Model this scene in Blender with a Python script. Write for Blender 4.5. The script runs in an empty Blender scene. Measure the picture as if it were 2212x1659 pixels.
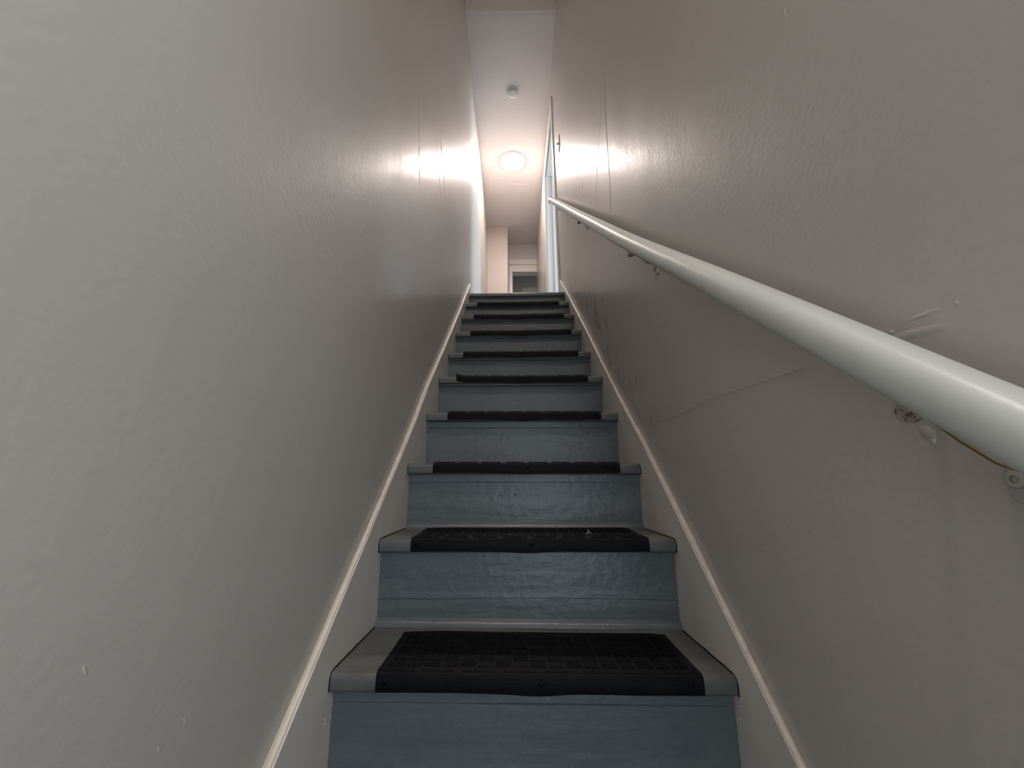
import bpy, bmesh, math, random
from mathutils import Vector, Matrix, noise

# ------------------------------------------------------------------ camera, world, lights, exposure
sc = bpy.context.scene
C = sc.collection
sc.view_settings.view_transform = 'Standard'
sc.view_settings.look = 'None'
sc.view_settings.exposure = 0.0
sc.view_settings.gamma = 1.0
sc.view_settings.use_curve_mapping = False

PITCH, YAW, ROLL = 0.2374, -0.0031, -0.0049
cam_d = bpy.data.cameras.new('camera')
cam = bpy.data.objects.new('camera', cam_d)
C.objects.link(cam)
cam_d.sensor_fit = 'HORIZONTAL'
cam_d.sensor_width = 36.0
cam_d.lens = 36.0 * 900.0 / 2212.0
cam_d.clip_start = 0.01
fw = Vector((math.sin(YAW) * math.cos(PITCH), math.cos(YAW) * math.cos(PITCH), math.sin(PITCH)))
r0 = Vector((math.cos(YAW), -math.sin(YAW), 0.0))
u0 = r0.cross(fw)
rt = r0 * math.cos(ROLL) + u0 * math.sin(ROLL)
up = -r0 * math.sin(ROLL) + u0 * math.cos(ROLL)
m = Matrix((rt, up, -fw)).transposed().to_4x4()
m.translation = Vector((-0.0325, -0.8488, 0.3632))
cam.matrix_world = m
sc.camera = cam

w = bpy.data.worlds.new('world')
sc.world = w
w.use_nodes = True
w.node_tree.nodes['Background'].inputs[0].default_value = (0.75, 0.88, 1.0, 1)
w.node_tree.nodes['Background'].inputs[1].default_value = 1.0


def area_light(name, loc, target, sx, sy, power, color):
    d = bpy.data.lights.new(name, 'AREA')
    d.shape = 'RECTANGLE'
    d.size, d.size_y = sx, sy
    d.energy = power
    d.color = color
    o = bpy.data.objects.new(name, d)
    C.objects.link(o)
    o.location = loc
    o.rotation_euler = (Vector(target) - Vector(loc)).to_track_quat('-Z', 'Z').to_euler()
    return o


# daylight entering through the window beside the bottom landing, the half-open street door behind the camera and the side room's window; an added unseen fill light over the landing, without a fixture
area_light('landing_window_daylight', (0.47, -1.62, 1.15), (-0.4, -1.50, 1.05), 0.86, 1.5, 25.0, (0.90, 0.97, 0.98))
area_light('back_door_daylight', (0.22, -2.32, 0.15), (0.1, 0.0, 0.1), 0.26, 1.3, 8.0, (0.72, 0.87, 1.0))
area_light('landing_fill', (0.05, -1.2, 4.38), (0.0, -1.19, 0.0), 0.3, 0.3, 42.0, (1.0, 0.90, 0.80))
area_light('side_room_daylight', (2.9, 2.75, 3.0), (0.4, 3.3, 2.9), 1.2, 1.3, 108.0, (0.60, 0.80, 0.95))
LAMP_STRENGTH = 150.0

# ------------------------------------------------------------------ materials


def nodes(name):
    mt = bpy.data.materials.new(name)
    mt.use_nodes = True
    nt = mt.node_tree
    return mt, nt, nt.nodes['Principled BSDF']


def paint(name, col, rough=0.4, spec=0.5, bumps=((220.0, 0.05, 0.001),), vary=0.0, vscale=3.0, metal=0.0,
          dirt=None, coat=0.0, coat_rough=0.2):
    """painted surface: base colour with faint cloudy variation, roller texture bumps given as (scale, strength, distance)"""
    mt, nt, b = nodes(name)
    N, L = nt.nodes, nt.links
    b.inputs['Roughness'].default_value = rough
    b.inputs['Specular IOR Level'].default_value = spec
    b.inputs['Metallic'].default_value = metal
    b.inputs['Coat Weight'].default_value = coat
    b.inputs['Coat Roughness'].default_value = coat_rough
    tc = N.new('ShaderNodeTexCoord')
    src = tc.outputs['Object']
    cur = None
    if vary > 0:
        n = N.new('ShaderNodeTexNoise')
        n.inputs['Scale'].default_value = vscale
        n.inputs['Detail'].default_value = 5
        L.new(src, n.inputs['Vector'])
        r = N.new('ShaderNodeValToRGB')
        r.color_ramp.elements[0].position = 0.3
        r.color_ramp.elements[1].position = 0.72
        r.color_ramp.elements[0].color = tuple(c * (1 - vary) for c in col) + (1,)
        r.color_ramp.elements[1].color = tuple(min(1, c * (1 + vary)) for c in col) + (1,)
        L.new(n.outputs['Fac'], r.inputs['Fac'])
        cur = r.outputs['Color']
    else:
        b.inputs['Base Color'].default_value = (*col, 1)
    if dirt:
        dc, dscale, dlo, dhi, stretch = dirt
        mp = N.new('ShaderNodeMapping')
        mp.inputs['Scale'].default_value = stretch
        L.new(src, mp.inputs['Vector'])
        n = N.new('ShaderNodeTexNoise')
        n.inputs['Scale'].default_value = dscale
        n.inputs['Detail'].default_value = 8
        n.inputs['Roughness'].default_value = 0.7
        L.new(mp.outputs[0], n.inputs['Vector'])
        r = N.new('ShaderNodeMapRange')
        r.inputs['From Min'].default_value = dlo
        r.inputs['From Max'].default_value = dhi
        L.new(n.outputs['Fac'], r.inputs['Value'])
        mx = N.new('ShaderNodeMixRGB')
        L.new(r.outputs[0], mx.inputs['Fac'])
        if cur is not None:
            L.new(cur, mx.inputs['Color1'])
        else:
            mx.inputs['Color1'].default_value = (*col, 1)
        mx.inputs['Color2'].default_value = (*dc, 1)
        cur = mx.outputs[0]
    if cur is not None:
        L.new(cur, b.inputs['Base Color'])
    prev = None
    for bb in bumps:
        s, st, ds = bb[:3]
        n = N.new('ShaderNodeTexNoise')
        n.inputs['Scale'].default_value = s
        n.inputs['Detail'].default_value = 3
        if len(bb) > 3:
            mp = N.new('ShaderNodeMapping')
            mp.inputs['Scale'].default_value = bb[3]
            L.new(src, mp.inputs['Vector'])
            L.new(mp.outputs[0], n.inputs['Vector'])
        else:
            L.new(src, n.inputs['Vector'])
        bp = N.new('ShaderNodeBump')
        bp.inputs['Strength'].default_value = st
        bp.inputs['Distance'].default_value = ds
        L.new(n.outputs['Fac'], bp.inputs['Height'])
        if prev is not None:
            L.new(prev, bp.inputs['Normal'])
        prev = bp.outputs['Normal']
    if prev is not None:
        L.new(prev, b.inputs['Normal'])
        L.new(prev, b.inputs['Coat Normal'])
    return mt


WALL = (0.50, 0.465, 0.435)


def wall_paint(name, scuffs=False):
    mt = paint(name, WALL, 0.48, 0.45, coat=0.36, coat_rough=0.17,
               bumps=((95.0, 0.42, 0.0010), (30.0, 0.10, 0.002), (5.0, 0.22, 0.008, (1, 1, 0.25))), vary=0.03, vscale=2.2)
    if scuffs:
        nt = mt.node_tree
        N, L = nt.nodes, nt.links
        b = N['Principled BSDF']
        old = b.inputs['Base Color'].links[0].from_socket
        tc = N.new('ShaderNodeTexCoord')
        sep = N.new('ShaderNodeSeparateXYZ')
        L.new(tc.outputs['Object'], sep.inputs[0])

        def mth(op, a, bb):
            q = N.new('ShaderNodeMath')
            q.operation = op
            for i, v in enumerate((a, bb)):
                if hasattr(v, 'is_output'):
                    L.new(v, q.inputs[i])
                else:
                    q.inputs[i].default_value = v
            return q.outputs[0]
        # rubbed, dirty band where shoulders brush the wall beside the upper steps
        y = sep.outputs[1]
        z = sep.outputs[2]
        h = mth('SUBTRACT', z, mth('ADD', mth('MULTIPLY', y, 0.82), 0.12))
        my = mth('MULTIPLY', mth('SUBTRACT', y, 1.05), 1.25)
        mz = mth('MULTIPLY', mth('SUBTRACT', h, 0.10), 3.4)
        rr = mth('ADD', mth('MULTIPLY', my, my), mth('MULTIPLY', mz, mz))
        mask = mth('MAXIMUM', mth('SUBTRACT', 1.0, rr), 0.0)
        mp = N.new('ShaderNodeMapping')
        mp.inputs['Scale'].default_value = (1, 1.9, 1.2)
        L.new(tc.outputs['Object'], mp.inputs['Vector'])
        n = N.new('ShaderNodeTexNoise')
        n.inputs['Scale'].default_value = 9
        n.inputs['Detail'].default_value = 7
        n.inputs['Distortion'].default_value = 1.2
        L.new(mp.outputs[0], n.inputs['Vector'])
        r = N.new('ShaderNodeMapRange')
        r.inputs['From Min'].default_value = 0.5
        r.inputs['From Max'].default_value = 0.68
        L.new(n.outputs['Fac'], r.inputs['Value'])
        f = mth('MULTIPLY', mth('MULTIPLY', mask, r.outputs[0]), 0.75)
        mx = N.new('ShaderNodeMixRGB')
        L.new(f, mx.inputs['Fac'])
        L.new(old, mx.inputs['Color1'])
        mx.inputs['Color2'].default_value = (0.16, 0.135, 0.115, 1)
        L.new(mx.outputs[0], b.inputs['Base Color'])
    return mt


M_WALL_L = wall_paint('warm_grey_wall_paint')
M_WALL_R = wall_paint('warm_grey_wall_paint_scuffed', True)
M_CEIL = paint('off_white_ceiling_paint', (0.84, 0.80, 0.79), 0.7, 0.3, bumps=((60, 0.15, 0.001), (3, 0.3, 0.01)), vary=0.02)
M_HALL = paint('far_hall_grey_paint', (0.60, 0.57, 0.57), 0.5, 0.4, vary=0.03)
M_PIER = paint('pier_beige_paint', (0.52, 0.45, 0.415), 0.45, 0.4, vary=0.03)
M_SKIRT = paint('grey_skirting_paint', (0.68, 0.635, 0.595), 0.42, 0.45, bumps=((60, 0.25, 0.001), (12, 0.3, 0.003)), vary=0.06, vscale=9)
M_CAULK_LIT = paint('cream_caulk_lit', (0.66, 0.59, 0.52), 0.45, 0.4, bumps=((90, 0.5, 0.002),), vary=0.12, vscale=30)  # caulk cream with the lamplight on the upper edge put into it
M_CHIP = paint('bare_white_chip', (0.78, 0.75, 0.70), 0.6, 0.3)
M_RISER = paint('slate_blue_grey_gloss_paint', (0.104, 0.121, 0.131), 0.33, 0.40,
                bumps=((38, 0.6, 0.0026), (14, 0.45, 0.005, (0.25, 1, 2.2)), (160, 0.4, 0.0006)), vary=0.10, vscale=5)
M_TREAD = paint('worn_slate_tread_paint', (0.098, 0.104, 0.103), 0.45, 0.45,
                bumps=((60, 0.35, 0.001),), vary=0.12, vscale=7,
                dirt=((0.080, 0.068, 0.056), 14, 0.50, 0.75, (0.6, 1.3, 1)))
M_DARK = paint('dark_gap', (0.012, 0.012, 0.010), 0.9, 0.1, bumps=())
M_NAIL = paint('dented_nail_paint', (0.07, 0.08, 0.085), 0.5, 0.4, bumps=())
M_RUBBER = paint('black_rubber', (0.0025, 0.0025, 0.0035), 0.55, 0.12, bumps=((120, 0.3, 0.0005),), vary=0.2, vscale=12,
                 dirt=((0.011, 0.009, 0.008), 26, 0.56, 0.8, (1, 1, 1)))
M_RAIL = paint('white_gloss_rail_paint', (0.63, 0.65, 0.63), 0.36, 0.5,
               bumps=((30, 0.35, 0.0025, (1, 0.25, 0.25)), (150, 0.3, 0.0006)), vary=0.03, vscale=6)
M_TRIM = paint('white_trim_paint', (0.74, 0.70, 0.66), 0.35, 0.45, vary=0.02)
M_PLASTIC = paint('white_plastic', (0.74, 0.73, 0.71), 0.4, 0.5, bumps=())
M_SWITCH = paint('grey_switch_plate', (0.42, 0.40, 0.39), 0.35, 0.5, bumps=())
M_BRASS = paint('aged_brass', (0.62, 0.49, 0.20), 0.28, 0.5, bumps=((80, 0.4, 0.0008),), metal=0.9, vary=0.2, vscale=30,
                dirt=((0.5, 0.48, 0.44), 60, 0.55, 0.62, (1, 1, 1)))
M_STEEL = paint('dull_zinc_screw', (0.42, 0.42, 0.39), 0.4, 0.5, bumps=((90, 0.3, 0.0005),), metal=0.7)
M_KNOB = paint('paint_spattered_bronze', (0.20, 0.15, 0.12), 0.45, 0.5, bumps=(), metal=0.4,
               dirt=((0.50, 0.45, 0.42), 170, 0.44, 0.5, (1, 1, 1)))
M_FLOOR = paint('grey_floor_boards', (0.16, 0.155, 0.15), 0.45, 0.4, bumps=((40, 0.3, 0.001),), vary=0.1)
M_CREAM = paint('cream_door_paint', (0.74, 0.74, 0.64), 0.4, 0.4, bumps=())

M_LAMP, nt, b = nodes('lit_opal_diffuser')
b.inputs['Base Color'].default_value = (0.9, 0.88, 0.84, 1)
b.inputs['Emission Color'].default_value = (1.0, 0.87, 0.80, 1)
b.inputs['Emission Strength'].default_value = LAMP_STRENGTH

# ------------------------------------------------------------------ mesh helpers


def mobj(name, bm, mat, parent=None, smooth=False, bevel=0.0, segs=2, angle=35):
    me = bpy.data.meshes.new(name)
    bmesh.ops.recalc_face_normals(bm, faces=bm.faces[:])
    bm.to_mesh(me)
    bm.free()
    me.materials.append(mat)
    o = bpy.data.objects.new(name, me)
    C.objects.link(o)
    if parent is not None:
        o.parent = parent
    if bevel > 0:
        md = o.modifiers.new('bevel', 'BEVEL')
        md.width = bevel
        md.segments = segs
        md.limit_method = 'ANGLE'
        md.angle_limit = math.radians(angle)
    if smooth:
        for p in me.polygons:
            p.use_smooth = True
    return o


def box(bm, x0, x1, y0, y1, z0, z1):
    vs = [bm.verts.new((x, y, z)) for x in (x0, x1) for y in (y0, y1) for z in (z0, z1)]
    for f in ((0, 1, 3, 2), (4, 6, 7, 5), (0, 4, 5, 1), (2, 3, 7, 6), (0, 2, 6, 4), (1, 5, 7, 3)):
        bm.faces.new([vs[i] for i in f])
    return vs


def boxobj(name, d, mat, parent=None, bevel=0.0015):
    bm = bmesh.new()
    box(bm, *d)
    return mobj(name, bm, mat, parent, bevel=bevel)


def prism_x(bm, prof, x0, x1, nx=1, fz=None):
    """profile [(y, z)] extruded along X in nx slices; fz(x, i) adds (dy, dz)"""
    rings = []
    for j in range(nx + 1):
        x = x0 + (x1 - x0) * j / nx
        ring = []
        for i, (y, z) in enumerate(prof):
            dy, dz = fz(x, i) if fz else (0, 0)
            ring.append(bm.verts.new((x, y + dy, z + dz)))
        rings.append(ring)
    n = len(prof)
    for a, c in zip(rings, rings[1:]):
        for i in range(n):
            bm.faces.new((a[i], a[(i + 1) % n], c[(i + 1) % n], c[i]))
    bm.faces.new(rings[0][::-1])
    bm.faces.new(rings[-1])


def cyl(bm, p0, p1, r0_, r1_=None, seg=20):
    r1_ = r0_ if r1_ is None else r1_
    p0, p1 = Vector(p0), Vector(p1)
    d = (p1 - p0).normalized()
    a = d.orthogonal().normalized()
    c = d.cross(a)
    A, B = [], []
    for i in range(seg):
        t = 2 * math.pi * i / seg
        o = a * math.cos(t) + c * math.sin(t)
        A.append(bm.verts.new(p0 + o * r0_))
        B.append(bm.verts.new(p1 + o * r1_))
    for i in range(seg):
        j = (i + 1) % seg
        bm.faces.new((A[i], A[j], B[j], B[i]))
    bm.faces.new(A[::-1])
    bm.faces.new(B)


def lathe(bm, centre, axis, prof, seg=32):
    """prof: [(radius, height along axis)]; closed with caps where the radius is 0"""
    centre, axis = Vector(centre), Vector(axis).normalized()
    a = axis.orthogonal().normalized()
    c = axis.cross(a)
    rings = []
    for r, h in prof:
        if r < 1e-6:
            rings.append([bm.verts.new(centre + axis * h)])
        else:
            rings.append([bm.verts.new(centre + axis * h + (a * math.cos(2 * math.pi * i / seg) + c * math.sin(2 * math.pi * i / seg)) * r)
                          for i in range(seg)])
    for p, q in zip(rings, rings[1:]):
        for i in range(seg):
            j = (i + 1) % seg
            if len(p) == 1 and len(q) > 1:
                bm.faces.new((p[0], q[j], q[i]))
            elif len(q) == 1 and len(p) > 1:
                bm.faces.new((p[i], p[j], q[0]))
            elif len(p) > 1:
                bm.faces.new((p[i], p[j], q[j], q[i]))


def empty(name, loc=(0, 0, 0)):
    o = bpy.data.objects.new(name, None)
    C.objects.link(o)
    o.location = loc
    o.empty_display_size = 0.1
    return o


def tag(o, label, cat, group=None):
    o['label'] = label
    o['category'] = cat
    if group:
        o['group'] = group
    return o


def structure(o, label=None):
    o['kind'] = 'structure'
    if label:
        o['label'] = label
    return o


def tube(bm, pts, r, seg=10, flat=1.0):
    """round (or flattened) tube along points"""
    rings = []
    for i, p in enumerate(pts):
        p = Vector(p)
        d = (Vector(pts[min(i + 1, len(pts) - 1)]) - Vector(pts[max(i - 1, 0)])).normalized()
        a = d.cross(Vector((1, 0, 0)))
        a = a.normalized() if a.length > 1e-4 else Vector((0, 1, 0))
        c = d.cross(a).normalized()
        rr = r[i] if isinstance(r, (list, tuple)) else r
        rings.append([bm.verts.new(p + a * math.cos(2 * math.pi * k / seg) * rr * flat + c * math.sin(2 * math.pi * k / seg) * rr) for k in range(seg)])
    for p, q in zip(rings, rings[1:]):
        for k in range(seg):
            j = (k + 1) % seg
            bm.faces.new((p[k], p[j], q[j], q[k]))
    bm.faces.new(rings[0][::-1])
    bm.faces.new(rings[-1])


def sstep(a, b_, x):
    t = max(0.0, min(1.0, (x - a) / (b_ - a)))
    return t * t * (3 - 2 * t)


# ------------------------------------------------------------------ measured layout (metres; step 0 = lowest step in view)
SY = [-0.4716, -0.2358, -0.0002, 0.2358, 0.4799, 0.7227, 0.9523, 1.1935, 1.4374, 1.6827, 1.8874, 2.1005]     # nosing fronts, from two steps below the frame
SZ = [-0.4000, -0.2000, 0.0002, 0.2015, 0.3953, 0.5998, 0.8026, 0.9962, 1.2047, 1.4100, 1.5920, 1.7715]     # undersides of the nosings
ST = [0, 0, -0.0133, -0.0045, -0.0062, -0.0040, -0.0011, 0.0053, 0.0108, 0.0068, 0.0079, 0.0091]             # slope of each nosing along X
K0 = 2                                  # index of step 0
TH = 0.031                              # tread thickness
OVER = 0.024                            # nosing overhang
HALF = 0.365
FLOOR_B = -0.60                         # bottom landing
FLOOR_T = SZ[-1] + TH                   # upper hall floor
CEIL = 4.27
CEIL_STAIR = 4.43


def stair_line(y):
    return 0.12 + 0.82 * min(max(y, -0.7), 2.1)


def xl(y, z):
    t = max(0.0, min(1.0, (z - stair_line(y)) / 2.4))
    x = -0.379 - 0.045 * t - 0.012 * sstep(2.2, 4.6, y) * (1 - t)
    return x + 0.0030 * noise.noise(Vector((y * 1.3, z * 0.8, 3.1))) + 0.0010 * noise.noise(Vector((y * 6.0, z * 2.2, 8.7)))


def xr(y, z):
    t = max(0.0, min(1.0, (z - stair_line(y)) / 2.4))
    x = 0.378 - 0.030 * t + 0.018 * sstep(2.0, 3.4, y) * t - 0.012 * sstep(2.9, 3.6, y)*(1-t)
    return x + 0.0030 * noise.noise(Vector((y * 1.2, z * 0.8, 13.1))) + 0.0010 * noise.noise(Vector((y * 6.0, z * 2.2, 1.7)))


# ------------------------------------------------------------------ walls
def wall_sheet(name, fx, y0, y1, z0, z1, mat, side, holes=(), step=0.05, thick=0.1):
    """upright wall surface following fx(y, z), with thickness away from the stair; holes: rectangles left out"""
    ys = sorted(set([y0 + (y1 - y0) * i / max(1, round((y1 - y0) / step)) for i in range(max(1, round((y1 - y0) / step)) + 1)]
                    + [h for q in holes for h in q[:2]]))
    zs = sorted(set([z0 + (z1 - z0) * i / max(1, round((z1 - z0) / step)) for i in range(max(1, round((z1 - z0) / step)) + 1)]
                    + [h for q in holes for h in q[2:]]))
    bm = bmesh.new()
    g, bk = {}, {}
    used = set()

    def v(d, i, j, off):
        if (i, j) not in d:
            d[(i, j)] = bm.verts.new((fx(ys[i], zs[j]) + off, ys[i], zs[j]))
        return d[(i, j)]

    cells = set()
    for i in range(len(ys) - 1):
        for j in range(len(zs) - 1):
            cy, cz = (ys[i] + ys[i + 1]) / 2, (zs[j] + zs[j + 1]) / 2
            if any(q[0] < cy < q[1] and q[2] < cz < q[3] for q in holes):
                continue
            cells.add((i, j))
    for (i, j) in cells:
        bm.faces.new((v(g, i, j, 0), v(g, i + 1, j, 0), v(g, i + 1, j + 1, 0), v(g, i, j + 1, 0)))
        bm.faces.new((v(bk, i, j, side * thick), v(bk, i, j + 1, side * thick), v(bk, i + 1, j + 1, side * thick), v(bk, i + 1, j, side * thick)))
        for (di, dj, a, c) in ((-1, 0, (0, 0), (0, 1)), (1, 0, (1, 0), (1, 1)), (0, -1, (0, 0), (1, 0)), (0, 1, (0, 1), (1, 1))):
            if (i + di, j + dj) not in cells:
                p, q = (i + a[0], j + a[1]), (i + c[0], j + c[1])
                bm.faces.new((v(g, *p, 0), v(g, *q, 0), v(bk, *q, side * thick), v(bk, *p, side * thick)))
    o = mobj(name, bm, mat, smooth=False)
    for p in o.data.polygons:
        p.use_smooth = abs(p.normal.x) > 0.7
    return structure(o)


BACK_Y = -2.30
DOOR_Y0, DOOR_Y1, DOOR_Z = 2.475, 3.345, 3.885       # doorway in the right-hand wall of the hall
wall_l = wall_sheet('wall_left', xl, BACK_Y, 5.40, FLOOR_B - 0.1, CEIL_STAIR + 0.1, M_WALL_L, -1)
wall_l['label'] = 'tall warm grey satin painted wall left of the stairs'
wall_r = wall_sheet('wall_right', xr, BACK_Y, 5.40, FLOOR_B - 0.1, CEIL_STAIR + 0.1, M_WALL_R, 1,
                    holes=((DOOR_Y0, DOOR_Y1, FLOOR_T, DOOR_Z), (-2.10, -1.15, 0.35, 1.95)), thick=0.12)
wall_r['label'] = 'warm grey satin painted wall on the right that carries the handrail'

# plaster repairs, raised seams and drips on the walls (relief that belongs to the wall)


def wall_blob(bm, fx, side, y, z, ry, rz, h, rot=0.0, seg=14, rings=4):
    ca, sa = math.cos(rot), math.sin(rot)
    prev = None
    for r_ in range(rings, -1, -1):
        f = r_ / rings
        hh = h * (math.cos(f * math.pi) + 1) / 2 - (0.0004 if r_ == rings else 0)
        ring = []
        for k in range(seg if r_ else 1):
            t = 2 * math.pi * k / seg
            jit = 1 + 0.22 * noise.noise(Vector((math.cos(t) * 2 + y * 31, math.sin(t) * 2, z * 17)))
            dy, dz = math.cos(t) * ry * f * jit, math.sin(t) * rz * f * jit
            yy, zz = y + dy * ca - dz * sa, z + dy * sa + dz * ca
            ring.append(bm.verts.new((fx(yy, zz) - side * hh, yy, zz)))
        if prev:
            if len(ring) == 1:
                for k in range(seg):
                    bm.faces.new((prev[k], prev[(k + 1) % seg], ring[0]))
            else:
                for k in range(seg):
                    bm.faces.new((prev[k], prev[(k + 1) % seg], ring[(k + 1) % seg], ring[k]))
        prev = ring


def wall_ridge(bm, fx, side, pts, wdt, h):
    """a thin raised line over the wall through (y, z) points"""
    fine = []
    for (a, c) in zip(pts, pts[1:]):
        n = max(2, int(math.dist(a, c) / 0.02))
        fine += [(a[0] + (c[0] - a[0]) * i / n, a[1] + (c[1] - a[1]) * i / n) for i in range(n)]
    fine.append(pts[-1])
    prev = None
    for i, (y, z) in enumerate(fine):
        n0, n1 = fine[max(0, i - 1)], fine[min(len(fine) - 1, i + 1)]
        d = Vector((n1[0] - n0[0], n1[1] - n0[1])).normalized()
        px, pz = -d.y, d.x
        wob = wdt * (1 + 0.5 * noise.noise(Vector((y * 40, z * 40, 0))))
        ring = []
        for s_, hh in ((-1, -0.0003), (0, h), (1, -0.0003)):
            yy, zz = y + px * wob * s_, z + pz * wob * s_
            ring.append(bm.verts.new((fx(yy, zz) - side * hh, yy, zz)))
        if prev:
            bm.faces.new((prev[0], prev[1], ring[1], ring[0]))
            bm.faces.new((prev[1], prev[2], ring[2], ring[1]))
        prev = ring


def relief(name, parent, mat, build, smooth=True):
    bm = bmesh.new()
    build(bm)
    o = mobj(name, bm, mat, parent, smooth=smooth)
    o['kind'] = 'stuff'
    return o


relief('plaster_crack', wall_r, M_WALL_R, lambda bm: wall_ridge(bm, xr, 1, [(0.42, 0.546), (0.40, 0.545), (0.20, 0.530), (0.0, 0.535), (-0.14, 0.527), (-0.285, 0.520), (-0.30, 0.519)], 0.0014, 0.0006))


def right_seams(bm):
    wall_ridge(bm, xr, 1, [(0.60, 2.10), (0.70, 1.95), (0.84, 1.78), (0.93, 1.68), (1.05, 1.62)], 0.012, 0.0012)
    wall_ridge(bm, xr, 1, [(0.55, 2.15), (0.60, 1.85), (0.62, 1.55), (0.64, 1.45)], 0.006, 0.0012)
    wall_ridge(bm, xr, 1, [(1.28, 2.35), (1.20, 2.05), (1.22, 1.95)], 0.008, 0.0014)


def left_seams(bm):
    wall_ridge(bm, xl, -1, [(0.50, 2.0), (0.515, 1.753), (0.564, 1.50)], 0.010, 0.0011)
    wall_ridge(bm, xl, -1, [(0.74, 2.2), (0.90, 1.9), (1.15, 1.62), (1.30, 1.45)], 0.012, 0.0013)
    wall_ridge(bm, xl, -1, [(0.95, 2.1), (1.15, 1.85), (1.35, 1.65)], 0.008, 0.0014)


relief('plaster_seam', wall_r, M_WALL_R, right_seams)
relief('plaster_seam', wall_l, M_WALL_L, left_seams)


def right_patch(bm):
    wall_blob(bm, xr, 1, -0.452, 0.508, 0.040, 0.0065, 0.0006, 0.12)
    wall_blob(bm, xr, 1, -0.468, 0.522, 0.022, 0.0030, 0.0005, 0.05)
    wall_blob(bm, xr, 1, -0.432, 0.518, 0.005, 0.003, 0.0006, 0.3)
    wall_blob(bm, xr, 1, -0.500, 0.520, 0.003, 0.003, 0.0005, 0.3)
    wall_blob(bm, xr, 1, -0.443, 0.410, 0.012, 0.009, 0.0008, 0.7)
    wall_blob(bm, xr, 1, -0.447, 0.401, 0.003, 0.005, 0.0011, 0.4)


relief('filler_patch', wall_r, M_WALL_R, right_patch)
random.seed(4)


def drips(fx, side, spots):
    def f(bm):
        for (y, z, ry, rz, h, ro) in spots:
            wall_blob(bm, fx, side, y, z, ry * 0.75, rz * 0.8, h * 0.45, ro, seg=8, rings=2)
    return f


rs = [(-0.12, 0.18, .0012, .005, .0018, .2), (-0.245, 0.02, .003, .0035, .002, 0), (-0.02, 0.08, .001, .004, .0014, .3), (-0.33, 0.10, .0012, .006, .0016, .5),
      (0.15, 0.42, .0018, .002, .0016, 0), (0.22, 0.47, .0015, .002, .0016, 0), (-0.28, -0.10, .0012, .005, .0016, .3),
      (0.66, 1.38, .003, .006, .002, .3), (0.42, 1.20, .003, .009, .0022, .2), (0.86, 1.55, .004, .0042, .0035, 0),
      (0.28, 1.72, .002, .012, .0022, .3), (0.21, 1.80, .002, .010, .0022, .2), (-0.09, 1.86, .002, .007, .0022, .4), (-0.39, 1.02, .0016, .020, .0018, .05),
      (1.62, 1.62, .004, .008, .003, .2), (1.40, 1.42, .004, .009, .003, .2)]
for _ in range(26):
    rs.append((random.uniform(-0.5, 1.8), random.uniform(0.5, 2.3), random.uniform(.001, .002), random.uniform(.0015, .004), random.uniform(.0008, .0016), random.uniform(-.6, .6)))
relief('paint_drip', wall_r, M_WALL_R, drips(xr, 1, rs))
ls = [(-0.46, 0.215, .0018, .009, .0025, .5), (-0.335, 0.12, .0016, .008, .002, .3), (-0.365, 0.11, .003, .008, .0022, .6), (-0.375, 0.095, .002, .003, .0022, 0),
      (-0.33, 1.05, .0035, .0035, .0014, 0), (-0.40, 1.35, .0012, .008, .0016, 0), (-0.06, 1.33, .0015, .004, .0016, 0), (0.22, 1.83, .003, .012, .0024, .1)]
for _ in range(28):
    ls.append((random.uniform(-0.5, 1.8), random.uniform(0.4, 2.3), random.uniform(.001, .002), random.uniform(.0015, .004), random.uniform(.0008, .0016), random.uniform(-.6, .6)))
relief('paint_drip', wall_l, M_WALL_L, drips(xl, -1, ls))
cs = [(-0.19, 1.185, .0018, .0022, .002, 0), (-0.03, 1.27, .0013, .0016, .0018, 0), (0.30, 0.90, .0014, .0016, .0016, 0), (0.45, 0.72, .0014, .0014, .0014, 0)]
relief('paint_nick', wall_l, M_CHIP, drips(xl, -1, cs))
cs = [(0.56, 1.50, .0025, .003, .002, 0), (0.13, 0.44, .0013, .0016, .0014, 0), (0.06, 0.335, .0012, .0015, .0014, 0), (-0.05, 0.16, .0012, .0015, .0014, 0)]
relief('paint_nick', wall_r, M_CHIP, drips(xr, 1, cs))

# ------------------------------------------------------------------ ceilings, header, floors, end of the hall


def plain(name, d, mat, bevel=0.0):
    return structure(boxobj(name, d, mat, bevel=bevel))


HX0, HX1 = -0.56, 0.56
plain('ceiling', (HX0, 3.2, 1.868, 8.0, CEIL, CEIL + 0.25), M_CEIL)['label'] = 'off-white ceiling of the upper hall'
relief('plaster_seam', bpy.data.objects['ceiling'], M_CEIL, lambda bm: (
    prism_x(bm, [(3.925, CEIL + 0.0005), (3.932, CEIL - 0.0012), (3.940, CEIL + 0.0005)], -0.22, 0.20, 12, lambda x, i: (0.02 * math.sin(x * 9), 0)),
    prism_x(bm, [(2.46, CEIL + 0.0005), (2.466, CEIL - 0.0010), (2.472, CEIL + 0.0005)], -0.26, -0.10, 8, lambda x, i: (0.25 * (x + .1), 0))))
plain('trim_1', (HX0, HX1, 1.840, 1.868, CEIL - 0.0005, CEIL_STAIR + 0.02), M_CEIL, 0.004)['label'] = 'shallow header where the hall ceiling drops below the stairwell ceiling'
plain('ceiling_stairwell', (HX0, HX1, BACK_Y - 0.1, 1.84, CEIL_STAIR, CEIL_STAIR + 0.15), M_CEIL)
plain('floor', (HX0, 0.50, 2.16, 8.0, FLOOR_T - 0.2, FLOOR_T), M_FLOOR)['label'] = 'grey floor of the upper hall'
plain('floor_landing', (HX0, HX1, BACK_Y - 0.1, -0.44, FLOOR_B - 0.15, FLOOR_B), M_FLOOR)

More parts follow.
